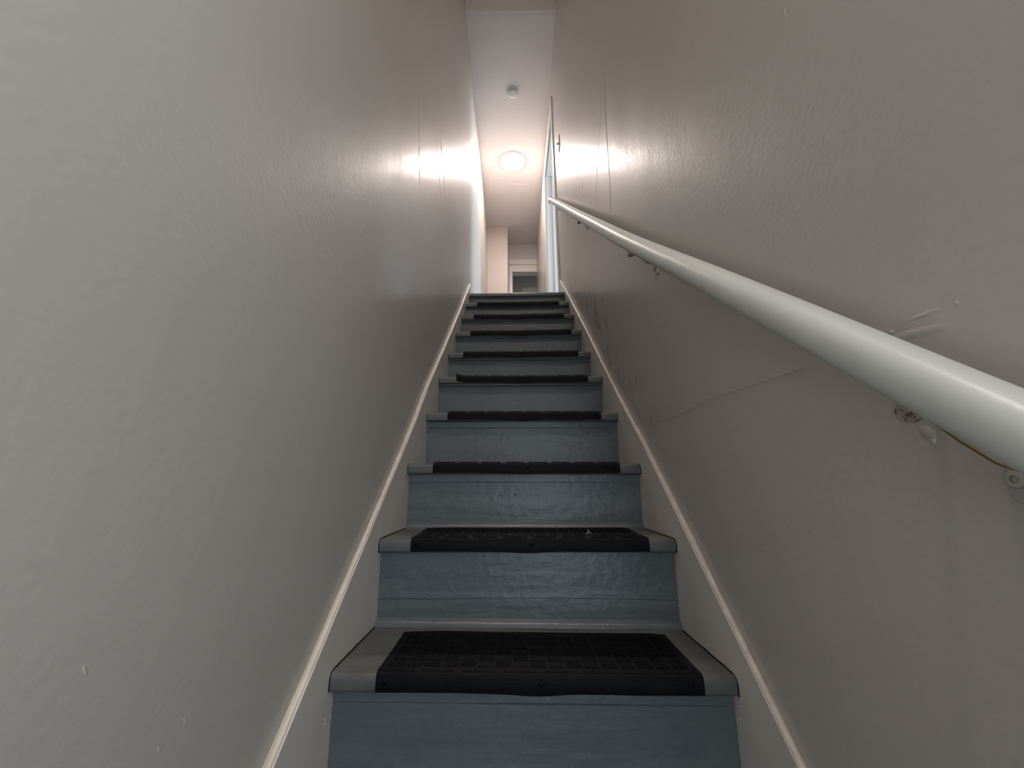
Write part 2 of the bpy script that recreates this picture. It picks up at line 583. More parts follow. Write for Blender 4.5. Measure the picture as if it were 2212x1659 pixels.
# pier on the left at the end of the hall
plain('wall_pier', (-0.56, -0.106, 4.880, 5.50, FLOOR_T, CEIL), M_PIER, 0.003)['label'] = 'pale beige painted pier at the left end of the hall'
# far wall with its doorway
FX0, FZ = -0.036, 3.755
bm = bmesh.new()
box(bm, -0.106, FX0, 5.373, 5.49, FLOOR_T, CEIL)
box(bm, FX0, 0.72, 5.373, 5.49, FZ, CEIL)
box(bm, 0.72, 0.95, 5.373, 5.49, FLOOR_T, CEIL)
o = structure(mobj('wall_far', bm, M_HALL), 'grey wall above the white-cased doorway at the end of the hall')
far = structure(empty('door_2', (0.34, 5.36, FLOOR_T)), 'white-cased open doorway in the far wall of the hall')


def part_box(name, parent, d, mat, bevel=0.002):
    l = parent.location
    return boxobj(name, (d[0] - l.x, d[1] - l.x, d[2] - l.y, d[3] - l.y, d[4] - l.z, d[5] - l.z), mat, parent, bevel)


part_box('head_casing', far, (-0.080, 0.80, 5.350, 5.373, FZ, FZ + 0.125), M_TRIM)
part_box('cap_moulding', far, (-0.092, 0.81, 5.335, 5.373, FZ + 0.125, FZ + 0.215), M_TRIM)
part_box('side_casing', far, (-0.080, FX0, 5.350, 5.373, FLOOR_T, FZ), M_TRIM)
part_box('head_jamb', far, (FX0, 0.72, 5.373, 5.49, FZ - 0.004, FZ), M_TRIM)
part_box('side_jamb', far, (FX0, FX0 + 0.004, 5.373, 5.49, FLOOR_T, FZ), M_TRIM)
# room beyond it
plain('wall_far_room', (-0.60, 1.6, 5.86, 5.96, FLOOR_T, CEIL), M_HALL)
plain('wall_far_room_left', (-0.65, -0.60, 5.49, 5.96, FLOOR_T, CEIL), M_HALL)
plain('wall_far_room_right', (1.6, 1.65, 5.49, 5.96, FLOOR_T, CEIL), M_HALL)
far2 = structure(empty('door_3', (0.6, 5.85, FLOOR_T)), 'pale cream door seen low through the far doorway')
part_box('door_leaf', far2, (0.124, 0.98, 5.83, 5.86, FLOOR_T, FLOOR_T + 1.91), M_CREAM)
part_box('door_panel', far2, (0.25, 0.85, 5.822, 5.832, FLOOR_T + 1.0, FLOOR_T + 1.78), M_CREAM)

# wall return hiding the gap right of the hall end
plain('wall_hall_right_return', (0.45, 0.95, 5.20, 5.373, FLOOR_T, CEIL), M_HALL)

# doorway in the right-hand wall (casings, jambs) and the side room that lights it
dr = structure(empty('door_1', (0.37, 2.9, FLOOR_T)), 'white-cased doorway at the top of the stairs, its far jamb lit cool by daylight')


def casing_y(name, y0, y1, z0, z1, t, parent, mat=M_TRIM, bevel=0.003):
    """flat board lying on the right wall's surface, following its lean"""
    bm = bmesh.new()
    n = 8
    ring = []
    l = parent.location
    for j in range(n + 1):
        z = z0 + (z1 - z0) * j / n
        a, c = xr(y0, z) + 0.002, xr(y1, z) + 0.002
        ring.append([bm.verts.new((x - l.x, y - l.y, z - l.z)) for x, y in ((a, y0), (a - t, y0), (c - t, y1), (c, y1))])
    for p, q in zip(ring, ring[1:]):
        for i in range(4):
            bm.faces.new((p[i], p[(i + 1) % 4], q[(i + 1) % 4], q[i]))
    bm.faces.new(ring[0][::-1])
    bm.faces.new(ring[-1])
    return mobj(name, bm, mat, parent, bevel=bevel)


casing_y('near_casing', 2.392, DOOR_Y0 + 0.004, FLOOR_T, DOOR_Z, 0.016, dr)
casing_y('head_casing', 2.372, 3.465, DOOR_Z, DOOR_Z + 0.085, 0.018, dr)
casing_y('far_casing', DOOR_Y1 - 0.004, 3.450, FLOOR_T, DOOR_Z, 0.022, dr)
part_box('head_jamb', dr, (0.368, 0.505, DOOR_Y0, DOOR_Y1, DOOR_Z - 0.012, DOOR_Z), M_TRIM, 0.001)
part_box('far_jamb', dr, (0.362, 0.505, DOOR_Y1 - 0.012, DOOR_Y1, FLOOR_T, DOOR_Z - 0.012), M_TRIM, 0.001)
part_box('near_jamb', dr, (0.378, 0.505, DOOR_Y0, DOOR_Y0 + 0.012, FLOOR_T, DOOR_Z - 0.012), M_TRIM, 0.001)
part_box('door_stop', dr, (0.430, 0.470, DOOR_Y1 - 0.024, DOOR_Y1 - 0.012, FLOOR_T, DOOR_Z - 0.012), M_TRIM, 0.001)
plain('floor_side_room', (0.50, 3.3, 1.6, 4.6, FLOOR_T - 0.2, FLOOR_T), M_FLOOR)
plain('wall_side_room_far', (0.55, 3.3, 4.4, 4.5, FLOOR_T, CEIL), M_CEIL)
plain('wall_side_room_near', (0.55, 3.3, 1.7, 1.8, FLOOR_T, CEIL), M_CEIL)
plain('wall_side_room_outer', (3.1, 3.2, 1.8, 4.4, FLOOR_T, CEIL), M_CEIL)
plain('ceiling_side_room', (0.56, 3.3, 1.6, 1.868, CEIL, CEIL + 0.1), M_CEIL)

# ------------------------------------------------------------------ back of the landing: narrow door opening behind the camera
bm = bmesh.new()
box(bm, -0.60, 0.0, BACK_Y - 0.12, BACK_Y, FLOOR_B, CEIL_STAIR)
box(bm, 0.36, 0.60, BACK_Y - 0.12, BACK_Y, FLOOR_B, CEIL_STAIR)
box(bm, 0.0, 0.36, BACK_Y - 0.12, BACK_Y, 0.85, CEIL_STAIR)
box(bm, 0.0, 0.08, BACK_Y - 0.12, BACK_Y, FLOOR_B, 0.85)
structure(mobj('wall_back', bm, M_WALL_L), 'wall behind the camera with a narrow door opening')

# ------------------------------------------------------------------ staircase
stair = tag(empty('staircase', (0, SY[0], FLOOR_B)),
            'steep straight staircase painted slate blue-grey, rising from the foreground to the hall', 'staircase')
stair.location = (0, 0, 0)


def tread_prof(y0, z0, y1):
    """nosing with rounded upper front edge; z0 = underside"""
    r = 0.011
    p = [(y1, z0), (y1, z0 + TH)]
    cx_, cz_ = y0 + r, z0 + TH - r
    for i in range(7):
        a = math.pi / 2 + math.pi / 2 * i / 6
        p.append((cx_ + r * math.cos(a), cz_ + r * math.sin(a)))
    rb = 0.006
    for i in range(4):
        a = math.pi + math.pi / 2 * i / 3
        p.append((y0 + rb + rb * math.cos(a), z0 + rb + rb * math.sin(a)))
    return p


XE = 0.3636
NS = len(SY)
for k in range(NS):
    y0, z0, tl = SY[k], SZ[k], ST[k]
    y1 = SY[k + 1] + OVER + 0.018 if k < NS - 1 else 2.17
    seed = k * 7.3

    def wob(x, i, tl=tl, seed=seed):
        return (0.0010 * noise.noise(Vector((x * 5, seed, 0))), tl * x + 0.0008 * noise.noise(Vector((x * 4, seed, 5))))
    bm = bmesh.new()
    prism_x(bm, tread_prof(y0, z0, y1), -XE, XE, 24, wob)
    o = mobj('tread', bm, M_TREAD if k < NS - 1 else M_RISER, stair, smooth=True)
    o.data.set_sharp_from_angle(angle=math.radians(40))
    # riser below this nosing
    zb = (SZ[k - 1] + TH if k else FLOOR_B)
    tlb = ST[k - 1] if k else 0
    yr = y0 + OVER
    bm = bmesh.new()
    n = 20

    def riser_board(bm, fa, fb, ya=yr, th=0.017):
        prev = None
        for j in range(n + 1):
            x = -XE + 2 * XE * j / n
            lo, hi = zb + tlb * x, z0 + tl * x
            za, zc = lo + (hi - lo) * fa, lo + (hi - lo) * fb
            if fa > 0:
                za += 0.0022 * math.sin(x * 7 + 1.0) + 0.0011
            if fb < 1:
                zc += 0.0022 * math.sin(x * 7 + 1.0)
            dy = 0.0010 * noise.noise(Vector((x * 3, seed, 9)))
            ring = [bm.verts.new((x, ya + dy, za)), bm.verts.new((x, ya + dy, zc)), bm.verts.new((x, ya + th, zc)), bm.verts.new((x, ya + th, za))]
            if prev:
                for i in range(4):
                    bm.faces.new((prev[i], prev[(i + 1) % 4], ring[(i + 1) % 4], ring[i]))
            else:
                bm.faces.new(ring[::-1])
            prev = ring
        bm.faces.new(prev)
    if k - K0 == 1:        # second riser in view is split by a long crack
        riser_board(bm, 0, 0.36)
        mobj('riser', bm, M_RISER, stair)
        bm = bmesh.new()
        riser_board(bm, 0.36, 1)
        mobj('riser', bm, M_RISER, stair)
    else:
        riser_board(bm, 0, 1)
        mobj('riser', bm, M_RISER, stair)
    # shoe moulding at the foot of each riser (on the tread below)
    if k >= 1:
        r = 0.016
        prof = [(yr, zb), (yr, zb + r + 0.002)] + [(yr - r * math.sin(a), zb + r * math.cos(a)) for a in [math.pi / 2 * i / 6 for i in range(1, 7)]]
        bm = bmesh.new()
        prism_x(bm, prof, -XE, XE, 16, lambda x, i, t=tlb: (0, t * x))
        o = mobj('shoe_moulding', bm, M_RISER, stair, smooth=True)
        o.data.set_sharp_from_angle(angle=math.radians(40))
    # cove moulding under the nosings of the upper steps
    kk = k - K0
    if kk >= 4:
        d, hgt = (0.013, 0.019) if kk != 8 else (0.008, 0.010)
        prof = [(yr, z0), (yr - d, z0), (yr - d, z0 - hgt * 0.30), (yr - d * 0.55, z0 - hgt * 0.45), (yr - d * 0.30, z0 - hgt * 0.75), (yr - d * 0.30, z0 - hgt), (yr, z0 - hgt)]
        bm = bmesh.new()
        prism_x(bm, prof, -XE + 0.002, XE - 0.004, 12, lambda x, i, t=tl: (0.0006 * noise.noise(Vector((x * 9, seed, 2))), t * x - 0.0003))
        mobj('cove_moulding', bm, M_RISER, stair)
    # scribed line where an old moulding was taken off the lower risers
    if kk in (0, 2, 3):
        bm = bmesh.new()
        prism_x(bm, [(yr - 0.0012, z0 - 0.024), (yr + 0.001, z0 - 0.0225), (yr + 0.001, z0 - 0.0262)], -XE + 0.01, XE - 0.01, 30,
                lambda x, i, t=tl: (0.0009 * noise.noise(Vector((x * 11, seed, 1))), t * x))
        o = mobj('paint_ridge', bm, M_RISER, stair)

# rows of filled nail heads on the middle risers
random.seed(11)


def nail_row(k, cnt, zfrac, x0, x1, spread, rad):
    yr = SY[k] + OVER
    bm = bmesh.new()
    for i in range(cnt):
        x = x0 + (x1 - x0) * (i + random.uniform(-.3, .3)) / max(1, cnt - 1)
        z = SZ[k - 1] + TH + (SZ[k] - SZ[k - 1] - TH) * zfrac + random.uniform(-spread, spread)
        r = rad * random.uniform(.55, 1.15)
        lathe(bm, (x, yr - 0.0004, z), (0, -1, 0), [(r, -0.001), (r * .9, 0.0009), (r * .6, 0.0003), (0, -0.0002)], 10)
    o = mobj('nail_hole', bm, M_NAIL, stair, smooth=True)
    o['kind'] = 'stuff'
    o['label'] = 'row of dark filled nail heads across the riser'


nail_row(K0 + 2, 13, 0.58, -0.26, 0.33, 0.006, 0.0028)
nail_row(K0 + 3, 12, 0.58, -0.24, 0.30, 0.008, 0.0026)
nail_row(K0 + 4, 9, 0.62, -0.05, 0.32, 0.012, 0.0026)
nail_row(K0 + 4, 4, 0.12, 0.0, 0.3, 0.006, 0.0024)
nail_row(K0 + 1, 11, 0.52, -0.20, 0.32, 0.010, 0.0026)
nail_row(K0 + 0, 6, 0.25, -0.25, 0.3, 0.02, 0.0024)

# blistered paint relief on the lower risers
for k, cnt in ((K0, 22), (K0 + 1, 70), (K0 + 2, 60), (K0 + 3, 26)):
    yr = SY[k] + OVER
    bm = bmesh.new()
    for i in range(cnt):
        x = 0.34 * (1 - abs(random.gauss(0, 0.45))) if i % 3 else random.uniform(-0.34, 0.34)
        x = max(-0.34, min(0.345, x))
        f = random.uniform(0.08, 0.92) if i % 2 else random.uniform(0.78, 0.93)
        z = SZ[k - 1] + TH + (SZ[k] - SZ[k - 1] - TH) * f
        rx, rz, ro = random.uniform(.002, .010), random.uniform(.0008, .0018), random.uniform(-.7, .7) if i % 2 else random.uniform(-.15, .15)
        vs = []
        for q in range(8):
            t = 2 * math.pi * q / 8
            dx, dz = math.cos(t) * rx, math.sin(t) * rz
            vs.append(bm.verts.new((x + dx * math.cos(ro) - dz * math.sin(ro), yr + 0.0012, z + dx * math.sin(ro) + dz * math.cos(ro))))
        tp = bm.verts.new((x, yr - random.uniform(.0010, .0022), z))
        for q in range(8):
            bm.faces.new((vs[q], vs[(q + 1) % 8], tp))
    o = mobj('paint_blister', bm, M_RISER, stair, smooth=True)
    o['kind'] = 'stuff'

# ------------------------------------------------------------------ skirting boards that follow the stairs
SKL = [(-1.0, -0.690), (-0.17, -0.013), (-0.042, 0.090), (0.225, 0.306), (0.569, 0.583), (0.742, 0.740), (1.068, 1.001), (1.673, 1.490), (1.779, 1.585), (2.056, 1.819), (2.163, 1.905)]
SKR = [(-1.0, -0.730), (-0.15, -0.026), (-0.025, 0.082), (0.437, 0.475), (0.710, 0.690), (1.007, 0.937), (1.338, 1.212), (1.747, 1.543), (1.943, 1.702), (2.37, 2.040)]


def skirt(name, pts, side, fx, lab, end_y):
    bm = bmesh.new()
    top = []
    for (a, c) in zip(pts, pts[1:]):
        n = max(1, int(math.dist(a, c) / 0.04))
        top += [(a[0] + (c[0] - a[0]) * i / n, a[1] + (c[1] - a[1]) * i / n) for i in range(n)]
    top.append(pts[-1])
    n = len(top)
    inn, out, inb, outb = [], [], [], []
    for (y, z) in top:
        wv = 0.0012 * noise.noise(Vector((y * 4, side, 2)))
        inn.append(bm.verts.new((side * 0.365, y, z + wv)))
        out.append(bm.verts.new((fx(y, z) + side * 0.004, y, z + wv + 0.001)))
        zb = max(FLOOR_B, z - 0.50)
        inb.append(bm.verts.new((side * 0.365, y, zb)))
        outb.append(bm.verts.new((fx(y, z) + side * 0.004, y, zb)))
    for i in range(n - 1):
        bm.faces.new((inn[i], inn[i + 1], inb[i + 1], inb[i]))
        bm.faces.new((inn[i], out[i], out[i + 1], inn[i + 1]))
        bm.faces.new((out[i], outb[i], outb[i + 1], out[i + 1]))
        bm.faces.new((inb[i], inb[i + 1], outb[i + 1], outb[i]))
    bm.faces.new((inn[0], inb[0], outb[0], out[0]))
    bm.faces.new((inn[-1], out[-1], outb[-1], inb[-1]))
    o = structure(mobj(name, bm, M_SKIRT, bevel=0.0015), lab)
    # painted-over caulk bead where the board meets the wall, lamplight put into its colour
    bm = bmesh.new()
    pth = [((side * 0.3662 + fx(y, z)) / 2 + side * 0.0002, y, z + 0.0005) for (y, z) in top if y > -0.45]
    tube(bm, pth, [0.0055 * (1 + 0.25 * noise.noise(Vector((p[1] * 25, side, 7)))) for p in pth], 8, 0.55)
    mobj('caulk_bead', bm, M_CAULK_LIT, o, smooth=True)['label'] = 'cream caulk bead along the top edge of the board'
    # flakes and chips of paint beside the steps
    random.seed(5 if side < 0 else 6)
    bm = bmesh.new()
    for k in range(K0, K0 + 6):
        for q in range(7 if k < K0 + 3 else 3):
            yy = SY[k] + random.choice((-0.004, -0.003, 0.0, 0.012, 0.02)) + random.uniform(-.002, .002)
            zz = SZ[k] + random.uniform(-0.05, 0.03)
            rr = random.uniform(.0008, .0024)
            lathe(bm, (side * 0.3652, yy, zz), (-side, 0, 0), [(rr, -0.0004), (rr * .8, 0.0006), (0, 0.0009)], 6)
    for q in range(14):
        i = random.randrange(4, n - 4)
        lathe(bm, (side * 0.3652, top[i][0], top[i][1] - random.uniform(0.004, 0.07)), (-side, 0, 0), [(.0012, -0.0004), (.0008, 0.0006), (0, 0.0007)], 6)
    f = mobj('paint_chip', bm, M_CHIP, o)
    f['kind'] = 'stuff'
    # dark strip along the open joint between the steps and the board
    bm = bmesh.new()
    for k in range(K0, NS - 1):
        tl = ST[k] * side * 0.365
        zt, yb = SZ[k] + TH + tl, SY[k + 1] + OVER - 0.014
        y0 = SY[k]
        line = [(y0 - 0.0005, SZ[k] + tl), (y0 - 0.0005, zt - 0.012), (y0 + 0.005, zt - 0.003), (y0 + 0.014, zt + 0.0005)]
        line += [(y0 + 0.014 + (yb - y0 - 0.014) * i / 10, zt + 0.0010 + 0.0012 * noise.noise(Vector((k * 3 + i * .9, side, 4)))) for i in range(1, 11)]
        pv = None
        for i, (yy, zz) in enumerate(line):
            wd = 0.0012 + 0.0010 * abs(noise.noise(Vector((i * 1.3, k * 2.0, side))))
            rg = [bm.verts.new((side * 0.3650, yy - wd * 0.6, zz + wd)), bm.verts.new((side * 0.3630, yy, zz))]
            if pv:
                bm.faces.new((pv[0], rg[0], rg[1], pv[1]))
            pv = rg
    f = mobj('dark_joint', bm, M_DARK, o)
    f['kind'] = 'stuff'
    f['label'] = 'dark joint between board and treads'
    return o


skirt('baseboard_left', SKL, -1, xl, 'grey skirting board sloping up the left side of the stairs', 2.163)
skirt('baseboard_right', SKR, 1, xr, 'grey skirting board sloping up the right side of the stairs', 2.37)

# ------------------------------------------------------------------ rubber stair mats
mat_x = [(-0.280, 0.303), (-0.285, 0.297), (-0.285, 0.299), (-0.283, 0.301), (-0.286, 0.300), (-0.288, 0.301), (-0.280, 0.308), (-0.288, 0.301), (-0.284, 0.295)]
where = ['on the lowest step in view', 'on the second step from the bottom', 'on the third step from the bottom', 'on the fourth step from the bottom',
         'on the fifth step, its left corner curled up', 'on the sixth step from the bottom', 'on the third step down from the topmost mat',
         'on the step just below the topmost mat', 'on the highest step but one, topmost of the mats']
looks = ['black rubber stair mat showing its whole ribbed checkerboard top', 'black rubber stair mat, ribbed top foreshortened,',
         'black rubber mat lip with screws', 'black rubber mat lip with screws',
         'black rubber mat lip', 'black rubber mat lip', 'black rubber mat lip', 'thin black rubber mat lip', 'thinnest black rubber mat lip']
MW, MD, MT = 0.583, 0.196, 0.0042


def sag(x):            # nosing flange dips where it is screwed in the middle
    return -0.0035 * math.exp(-(x / 0.05) ** 2) + 0.0010 * noise.noise(Vector((x * 8, 0, 0)))


def back_edge(x):
    return 0.003 * noise.noise(Vector((x * 9, 3, 0))) - (0.004 if abs(x) > MW / 2 - 0.02 else 0)


def lift(x, t):        # back edge curls up a little against the riser
    return 0.004 * t ** 3 + 0.0012 * noise.noise(Vector((x * 7, t * 2, 4))) * t + 0.0005


def build_mat(curl=False):
    root = empty('rubber_stair_mat')
    nx, ny = 48, 14

    def cz(x, t):
        z = lift(x, t)
        if curl and x < -MW / 2 + 0.035:
            z += 0.012 * ((-MW / 2 + 0.035 - x) / 0.035) ** 1.5
        return z
    # sheet: top, rounded front edge
    bm = bmesh.new()
    path = []
    rows = []
    for j in range(ny + 1):
        t = 1 - j / ny
        rows.append(('top', t))
    rr = 0.009
    tops, bots = [], []
    for kind, t in rows:
        tr, br = [], []
        for i in range(nx + 1):
            x = -MW / 2 + MW * i / nx
            y = 0.006 + (MD + back_edge(x) - 0.006) * t
            z = cz(x, t)
            tr.append(bm.verts.new((x, y, z + MT)))
            br.append(bm.verts.new((x, y, z)))
        tops.append(tr)
        bots.append(br)
    for a in range(1, 5):
        an = math.pi / 2 * a / 4
        tr, br = [], []
        for i in range(nx + 1):
            x = -MW / 2 + MW * i / nx
            z0_ = cz(x, 0)
            tr.append(bm.verts.new((x, 0.006 - (rr + 0.0015) * math.sin(an), z0_ + MT - rr + rr * math.cos(an))))
            br.append(bm.verts.new((x, 0.006 - (rr - MT + 0.0015) * math.sin(an) , z0_ + MT - rr + (rr - MT) * math.cos(an))))
        tops.append(tr)
        bots.append(br)
    for S, flip in ((tops, False), (bots, True)):
        for p, q in zip(S, S[1:]):
            for i in range(nx):
                f = (p[i], p[i + 1], q[i + 1], q[i])
                bm.faces.new(f[::-1] if flip else f)
    for j in range(len(tops) - 1):
        for i in (0, nx):
            bm.faces.new((tops[j][i], tops[j + 1][i], bots[j + 1][i], bots[j][i]))
    for j in (0, len(tops) - 1):
        for i in range(nx):
            bm.faces.new((tops[j][i], tops[j][i + 1], bots[j][i + 1], bots[j][i]))
    o = mobj('mat_sheet', bm, M_RUBBER, root, smooth=True)
    o.data.set_sharp_from_angle(angle=math.radians(50))
    # front flange
    bm = bmesh.new()
    FH = 0.028
    prof_n = 5
    prev = None
    for i in range(nx + 1):
        x = -MW / 2 + MW * i / nx
        z0_ = cz(x, 0) + MT - rr
        zb_ = -FH + sag(x) + (cz(x, 0) - lift(x, 0)) * 0.8
        ring = []
        for j in range(prof_n):
            t = j / (prof_n - 1)
            ring.append(bm.verts.new((x, -0.0050 - 0.0012 * math.sin(t * math.pi) , z0_ + (zb_ - z0_) * t)))
        for j in range(prof_n - 1, -1, -1):
            t = j / (prof_n - 1)
            ring.append(bm.verts.new((x, -0.0012, z0_ + (zb_ - z0_) * t)))
        if prev:
            for j in range(len(ring)):
                q = (j + 1) % len(ring)
                bm.faces.new((prev[j], prev[q], ring[q], ring[j]))
        else:
            bm.faces.new(ring[::-1])
        prev = ring
    bm.faces.new(prev)
    mobj('front_lip', bm, M_RUBBER, root, bevel=0.0008)
    # raised ribbed squares, checkerboard, ribs turned in alternate squares
    bm = bmesh.new()
    cols, rws = 17, 6
    sx = (MW - 0.024) / cols
    sy = (MD - 0.030) / rws
    for c_ in range(cols):
        for r_ in range(rws):
            cx_ = -MW / 2 + 0.012 + sx * (c_ + 0.5)
            cy_ = 0.016 + sy * (r_ + 0.5)
            t = cy_ / MD
            zt = cz(cx_, t) + MT
            even = (c_ + r_) % 2 == 0
            if even:
                for q in range(5):
                    y_ = cy_ - sy * 0.40 + sy * 0.8 * (q + 0.5) / 5
                    box(bm, cx_ - sx * 0.42, cx_ + sx * 0.42, y_ - sy * 0.045, y_ + sy * 0.045, zt - 0.001, zt + 0.0007)
            else:
                for q in range(6):
                    x_ = cx_ - sx * 0.40 + sx * 0.8 * (q + 0.5) / 6
                    box(bm, x_ - sx * 0.04, x_ + sx * 0.04, cy_ - sy * 0.40, cy_ + sy * 0.40, zt - 0.001, zt + 0.0016)
    o = mobj('rib_pattern', bm, M_RUBBER, root)
    o['label'] = 'raised checkerboard of ribbed squares'
    # slots moulded along the crease
    bm = bmesh.new()
    for q in range(8):
        x_ = -MW / 2 + MW * (q + 0.5) / 8
        prism_x(bm, [(0.0015, MT - 0.001), (0.0045, MT - 0.001), (0.0045, MT + 0.0016), (0.0025, MT + 0.0016)], x_ - MW * 0.05, x_ + MW * 0.05, 6, lambda x, i: (0, cz(x, 0)))
    mobj('crease_ridge', bm, M_RUBBER, root)
    for x_ in (-MW / 2 + 0.016, 0.004, MW / 2 - 0.022):
        bm = bmesh.new()
        zc = -0.011 + (cz(x_, 0) - lift(x_, 0))
        lathe(bm, (x_, -0.0050, zc), (0, -1, 0), [(0.0058, -0.002), (0.0058, 0.0014), (0.0042, 0.0026), (0.0030, 0.0026), (0.0024, 0.0010), (0, 0.0010)], 16)
        s_ = mobj('screw', bm, M_RUBBER, root, smooth=True)
        s_.data.set_sharp_from_angle(angle=math.radians(40))
    return root


def copy_tree(o, parent=None):
    c = o.copy()
    C.objects.link(c)
    c.parent = parent
    for ch in [q for q in bpy.data.objects if q.parent == o]:
        copy_tree(ch, c)
    return c


flat_mat = build_mat(False)
curled = build_mat(True)
for i, (a, c) in enumerate(mat_x):
    o = curled if i == 4 else (flat_mat if i == 0 else copy_tree(flat_mat))
    k = K0 + i
    mx_ = (a + c) / 2
    o.location = (mx_, SY[k] - 0.0006, SZ[k] + TH + ST[k] * mx_ + 0.0006)
    o.rotation_euler = (0, -math.atan(ST[k]), 0)
    o.scale = ((c - a) / MW, 1, 1)
    lab = looks[i] + ' ' + where[i]
    tag(o, lab, 'stair mat', 'black rubber mats on the stair treads')
# lint caught on the second mat
bm = bmesh.new()
tube(bm, [(0.155, 0.285, 0.2395), (0.160, 0.288, 0.2450), (0.166, 0.286, 0.2395)], 0.0009, 5)
tube(bm, [(0.160, 0.288, 0.2450), (0.159, 0.289, 0.2500)], 0.0008, 5)
o = mobj('paper_scrap', bm, M_CHIP)
tag(o, 'tiny pale scrap caught on the second black stair mat', 'scrap')

# ------------------------------------------------------------------ handrail
RX = 0.313
rail_pts = [(-0.98, 0.068), (-0.70, 0.288), (-0.566, 0.397), (-0.489, 0.460), (-0.416, 0.520), (-0.311, 0.606), (-0.127, 0.755), (0.10, 0.936), (0.349, 1.139),
            (0.70, 1.432), (1.081, 1.747), (1.50, 2.098), (2.0, 2.516), (2.43, 2.876)]


def rail_at(y):
    for (a, c) in zip(rail_pts, rail_pts[1:]):
        if y <= c[0]:
            return a[1] + (c[1] - a[1]) * (y - a[0]) / (c[0] - a[0])
    return rail_pts[-1][1]


rail = tag(empty('handrail', (RX, -0.98, 0.068)), 'long white gloss painted wooden handrail on the right wall', 'handrail')
bm = bmesh.new()
yl = [rail_pts[0][0] + (rail_pts[-1][0] - rail_pts[0][0]) * i / 90 for i in range(91)]
sm = [sum(rail_at(min(max(y + d, yl[0]), yl[-1])) for d in (-.12, -.06, 0, .06, .12)) / 5 for y in yl]
sm[0], sm[-1] = rail_at(yl[0]), rail_at(yl[-1])
rings = []
R = 0.0233
for i, y in enumerate(yl):
    z = sm[i]
    j0, j1 = max(0, i - 1), min(90, i + 1)
    d = Vector((0, yl[j1] - yl[j0], sm[j1] - sm[j0])).normalized()
    nrm = Vector((1, 0, 0)).cross(d).normalized()
    if nrm.z < 0:
        nrm = -nrm
    ring = []
    for q in range(32):
        t = 2 * math.pi * q / 32
        a_, b_ = (math.copysign(abs(v_) ** 0.82, v_) * R for v_ in (math.cos(t), math.sin(t)))
        b_ = max(b_, -R * 0.86)                                   # flat underside
        wv = 1 + 0.010 * noise.noise(Vector((y * 12, q * 0.7, 0)))
        ring.append(bm.verts.new(Vector((a_ * wv, y + 0.98, z - 0.068)) + nrm * (b_ * wv)))
    rings.append(ring)
for p, q in zip(rings, rings[1:]):
    for i in range(32):
        bm.faces.new((p[i], p[(i + 1) % 32], q[(i + 1) % 32], q[i]))
bm.faces.new(rings[0][::-1])
bm.faces.new(rings[-1])
o = mobj('rail', bm, M_RAIL, rail, smooth=True)
o.data.set_sharp_from_angle(angle=math.radians(50))


